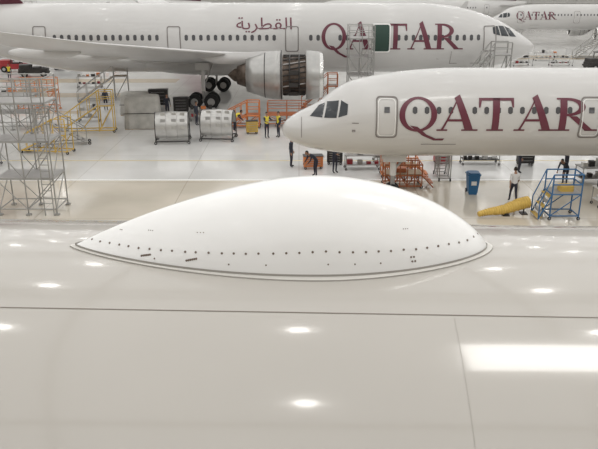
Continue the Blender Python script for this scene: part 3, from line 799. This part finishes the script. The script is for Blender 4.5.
# ------------------------------------------------------------ people
def person(name, x, y, heading, pose, shirt='shirtd', trous='trous', vest=False, cap=None):
    J = dict(pel=(0, 0, .95), waist=(0, 0, 1.08), chest=(0, 0, 1.30), upch=(0, 0, 1.42), neck=(0, 0, 1.52),
             shL=(.18, 0, 1.41), elL=(.24, .03, 1.13), wrL=(.25, -.05, .88), shR=(-.18, 0, 1.41), elR=(-.24, .03, 1.13), wrR=(-.25, -.05, .88),
             hiL=(.09, 0, .90), knL=(.10, -.02, .50), anL=(.10, .02, .09), toL=(.12, -.14, .04),
             hiR=(-.09, 0, .90), knR=(-.10, -.02, .50), anR=(-.10, .02, .09), toR=(-.12, -.14, .04), head=(0, -.02, 1.64))
    if pose == 'walk':
        J.update(knL=(.10, -.16, .52), anL=(.10, -.24, .10), toL=(.11, -.39, .06), knR=(-.10, .06, .50), anR=(-.10, .30, .15), toR=(-.11, .20, .03),
                 elL=(.24, .12, 1.16), wrL=(.24, .14, .90), elR=(-.24, -.06, 1.15), wrR=(-.22, -.24, .97))
    if pose == 'reach':
        J.update(elL=(.26, -.2, 1.25), wrL=(.20, -.42, 1.30), elR=(-.26, -.18, 1.22), wrR=(-.2, -.42, 1.18))
    if pose == 'bend':
        J.update(waist=(0, -.06, 1.06), chest=(0, -.24, 1.18), upch=(0, -.34, 1.24), neck=(0, -.43, 1.29), head=(0, -.54, 1.34),
                 shL=(.18, -.33, 1.22), elL=(.22, -.42, .97), wrL=(.18, -.58, .80), shR=(-.18, -.33, 1.22), elR=(-.22, -.42, .97), wrR=(-.18, -.58, .80), pel=(0, .05, .94),
                 hiL=(.09, .05, .89), hiR=(-.09, .05, .89))
    names = ['pel', 'waist', 'chest', 'upch', 'neck', 'head', 'shL', 'elL', 'wrL', 'shR', 'elR', 'wrR', 'hiL', 'knL', 'anL', 'toL', 'hiR', 'knR', 'anR', 'toR']
    rad = dict(pel=(.15, .11), waist=(.14, .10), chest=(.17, .115), upch=(.14, .10), neck=(.055, .055), head=(.05, .05), shL=(.065, .065), elL=(.042, .042), wrL=(.028, .028),
               hiL=(.088, .09), knL=(.058, .058), anL=(.04, .04), toL=(.04, .03))
    E = [('pel', 'waist'), ('waist', 'chest'), ('chest', 'upch'), ('upch', 'neck'), ('neck', 'head'), ('upch', 'shL'), ('shL', 'elL'), ('elL', 'wrL'), ('upch', 'shR'), ('shR', 'elR'), ('elR', 'wrR'),
         ('pel', 'hiL'), ('hiL', 'knL'), ('knL', 'anL'), ('anL', 'toL'), ('pel', 'hiR'), ('hiR', 'knR'), ('knR', 'anR'), ('anR', 'toR')]
    me = bpy.data.meshes.new('t'); me.from_pydata([J[n] for n in names], [(names.index(a), names.index(c)) for a, c in E], [])
    o = bpy.data.objects.new('t', me); COL.objects.link(o)
    sm = o.modifiers.new('s', 'SKIN')
    for i, n in enumerate(names):
        k = n if n in rad else n[:-1]+'L'
        me.skin_vertices[0].data[i].radius = rad[k]; me.skin_vertices[0].data[i].use_root = (i == 0)
    sub = o.modifiers.new('u', 'SUBSURF'); sub.levels = 2; sub.render_levels = 2
    dg = bpy.context.evaluated_depsgraph_get(); ev = o.evaluated_get(dg).to_mesh()
    V = [v.co.copy() for v in ev.vertices]; F = [tuple(p.vertices) for p in ev.polygons]
    bpy.data.objects.remove(o)
    mk = {}
    for a, c in E:
        k = shirt
        if c[:2] in ('kn',) or (a[:2] in ('kn', 'hi')) or c[:2] == 'hi': k = trous
        if c[:2] == 'to': k = 'shoe'
        if c[:2] in ('wr',) and shirt == 'shirtw': k = 'skin'
        if c in ('neck', 'head'): k = 'skin'
        if vest and c in ('waist', 'chest', 'upch', 'shL', 'shR'): k = 'hivis'
        mk[(a, c)] = k
    b = MB()
    groups = {}
    for f in F:
        c = sum((V[i] for i in f), Vector())/len(f); best = None
        for e in E:
            p, q = Vector(J[e[0]]), Vector(J[e[1]]); d = q-p
            t = max(0, min(1, (c-p).dot(d)/d.length_squared)); ds = (c-p-d*t).length
            if best is None or ds < best[0]: best = (ds, mk[e])
        groups.setdefault(best[1], []).append(f)
    for k, fl in groups.items():
        used = sorted({i for f in fl for i in f}); mp = {i: n_ for n_, i in enumerate(used)}
        b.add([V[i] for i in used], [tuple(mp[i] for i in f) for f in fl], k, True)
    h = Vector(J['head'])+Vector((0, -.01, .03))
    b.ball(h, (.076, .095, .115), 'skin', 20, 14)
    b.ball(h+Vector((0, .012, .015)), (.083, .10, .118), cap or 'hair', 20, 14, keep=lambda d: d.z > .03 or (d.y > .01 and d.z > -.05))
    b.cyl(h+Vector((0, -.085, .01)), h+Vector((0, -.112, -.02)), .008, 'skin', .015, n=8)
    b.box(h+Vector((0, -.086, -.055)), (.045, .012, .01), 'maroon')
    for s_ in (-1, 1):
        b.ball(h+Vector((s_*.03, -.083, .012)), (.013, .01, .008), 'hair', 8, 6)
        b.ball(h+Vector((s_*.077, .0, -.005)), (.012, .022, .032), 'skin', 8, 6)
    for sd, s_ in (('L', 1), ('R', -1)):
        w = Vector(J['wr'+sd]); d = (w-Vector(J['el'+sd])).normalized(); side = Vector((s_, 0, 0))
        side = (side-d*side.dot(d)).normalized(); fw = d.cross(side)*s_
        if fw.y > 0: fw = -fw
        pc = w+d*.055
        b.cyl(w-d*.01, w+d*.09, .026, 'skin', .036, n=10); b.ball(pc+d*.02, (.034, .034, .034), 'skin', 10, 8)
        for q in range(4):
            off = fw*(-.027+.018*q); ln = (.068, .08, .074, .058)[q]
            a0 = w+d*.085+off; a1 = a0+d*ln*.5; a2 = a1+(d*.8-side*.6).normalized()*ln*.5
            b.cyl(a0, a1, .009, 'skin', .0085, n=6); b.cyl(a1, a2, .0085, 'skin', .007, n=6)
        t0 = w+d*.035+fw*.03; t1 = t0+(fw*.7+d*.6).normalized()*.04; b.cyl(t0, t1, .011, 'skin', .01, n=6); b.cyl(t1, t1+(d*.9-side*.2)*.03, .01, 'skin', .008, n=6)
    return b.obj(name, None, (x, y, 0), heading)
person('technician', -.45, 39.3, 1.3, 'stand'); person('technician', .9, 37.3, -1.1, 'bend'); person('technician', 2.0, 38.0, .6, 'reach')
person('technician', 10.35, 32.4, pi, 'walk', 'shirtw')
person('technician', -2.2, 47.2, .5, 'reach', vest=True); person('technician', -1.4, 47.4, -1.0, 'stand', vest=True)
person('technician', -4.6, 49.4, 2.0, 'bend', vest=True)
person('technician', 14.0, 35.6, -.8, 'bend'); person('technician', 15.0, 38.2, .7, 'reach', 'shirtd'); person('technician', 12.3, 38.0, 1.5, 'stand', 'shirtd')
person('technician', -16, 58, .4, 'stand'); person('technician', -31, 76, .4, 'stand', vest=True); person('technician', -36.5, 80, 1.4, 'walk')
person('technician', -7.6, 51.6, 1.2, 'stand'); person('technician', -10.4, 55.2, .4, 'stand')

# ------------------------------------------------------------ world, camera
w = bpy.data.worlds.new('sky'); S.world = w; w.use_nodes = True
bg = w.node_tree.nodes['Background']; bg.inputs[0].default_value = (1.0, .99, .97, 1); bg.inputs[1].default_value = 1.12
cam = bpy.data.cameras.new('camera'); co = bpy.data.objects.new('camera', cam); COL.objects.link(co)
co.location = (0, 0, 10.2); co.rotation_euler = (math.radians(90-19.25), 0, 0)
cam.sensor_width = 36; cam.lens = 700/598*36; cam.clip_end = 500
S.camera = co
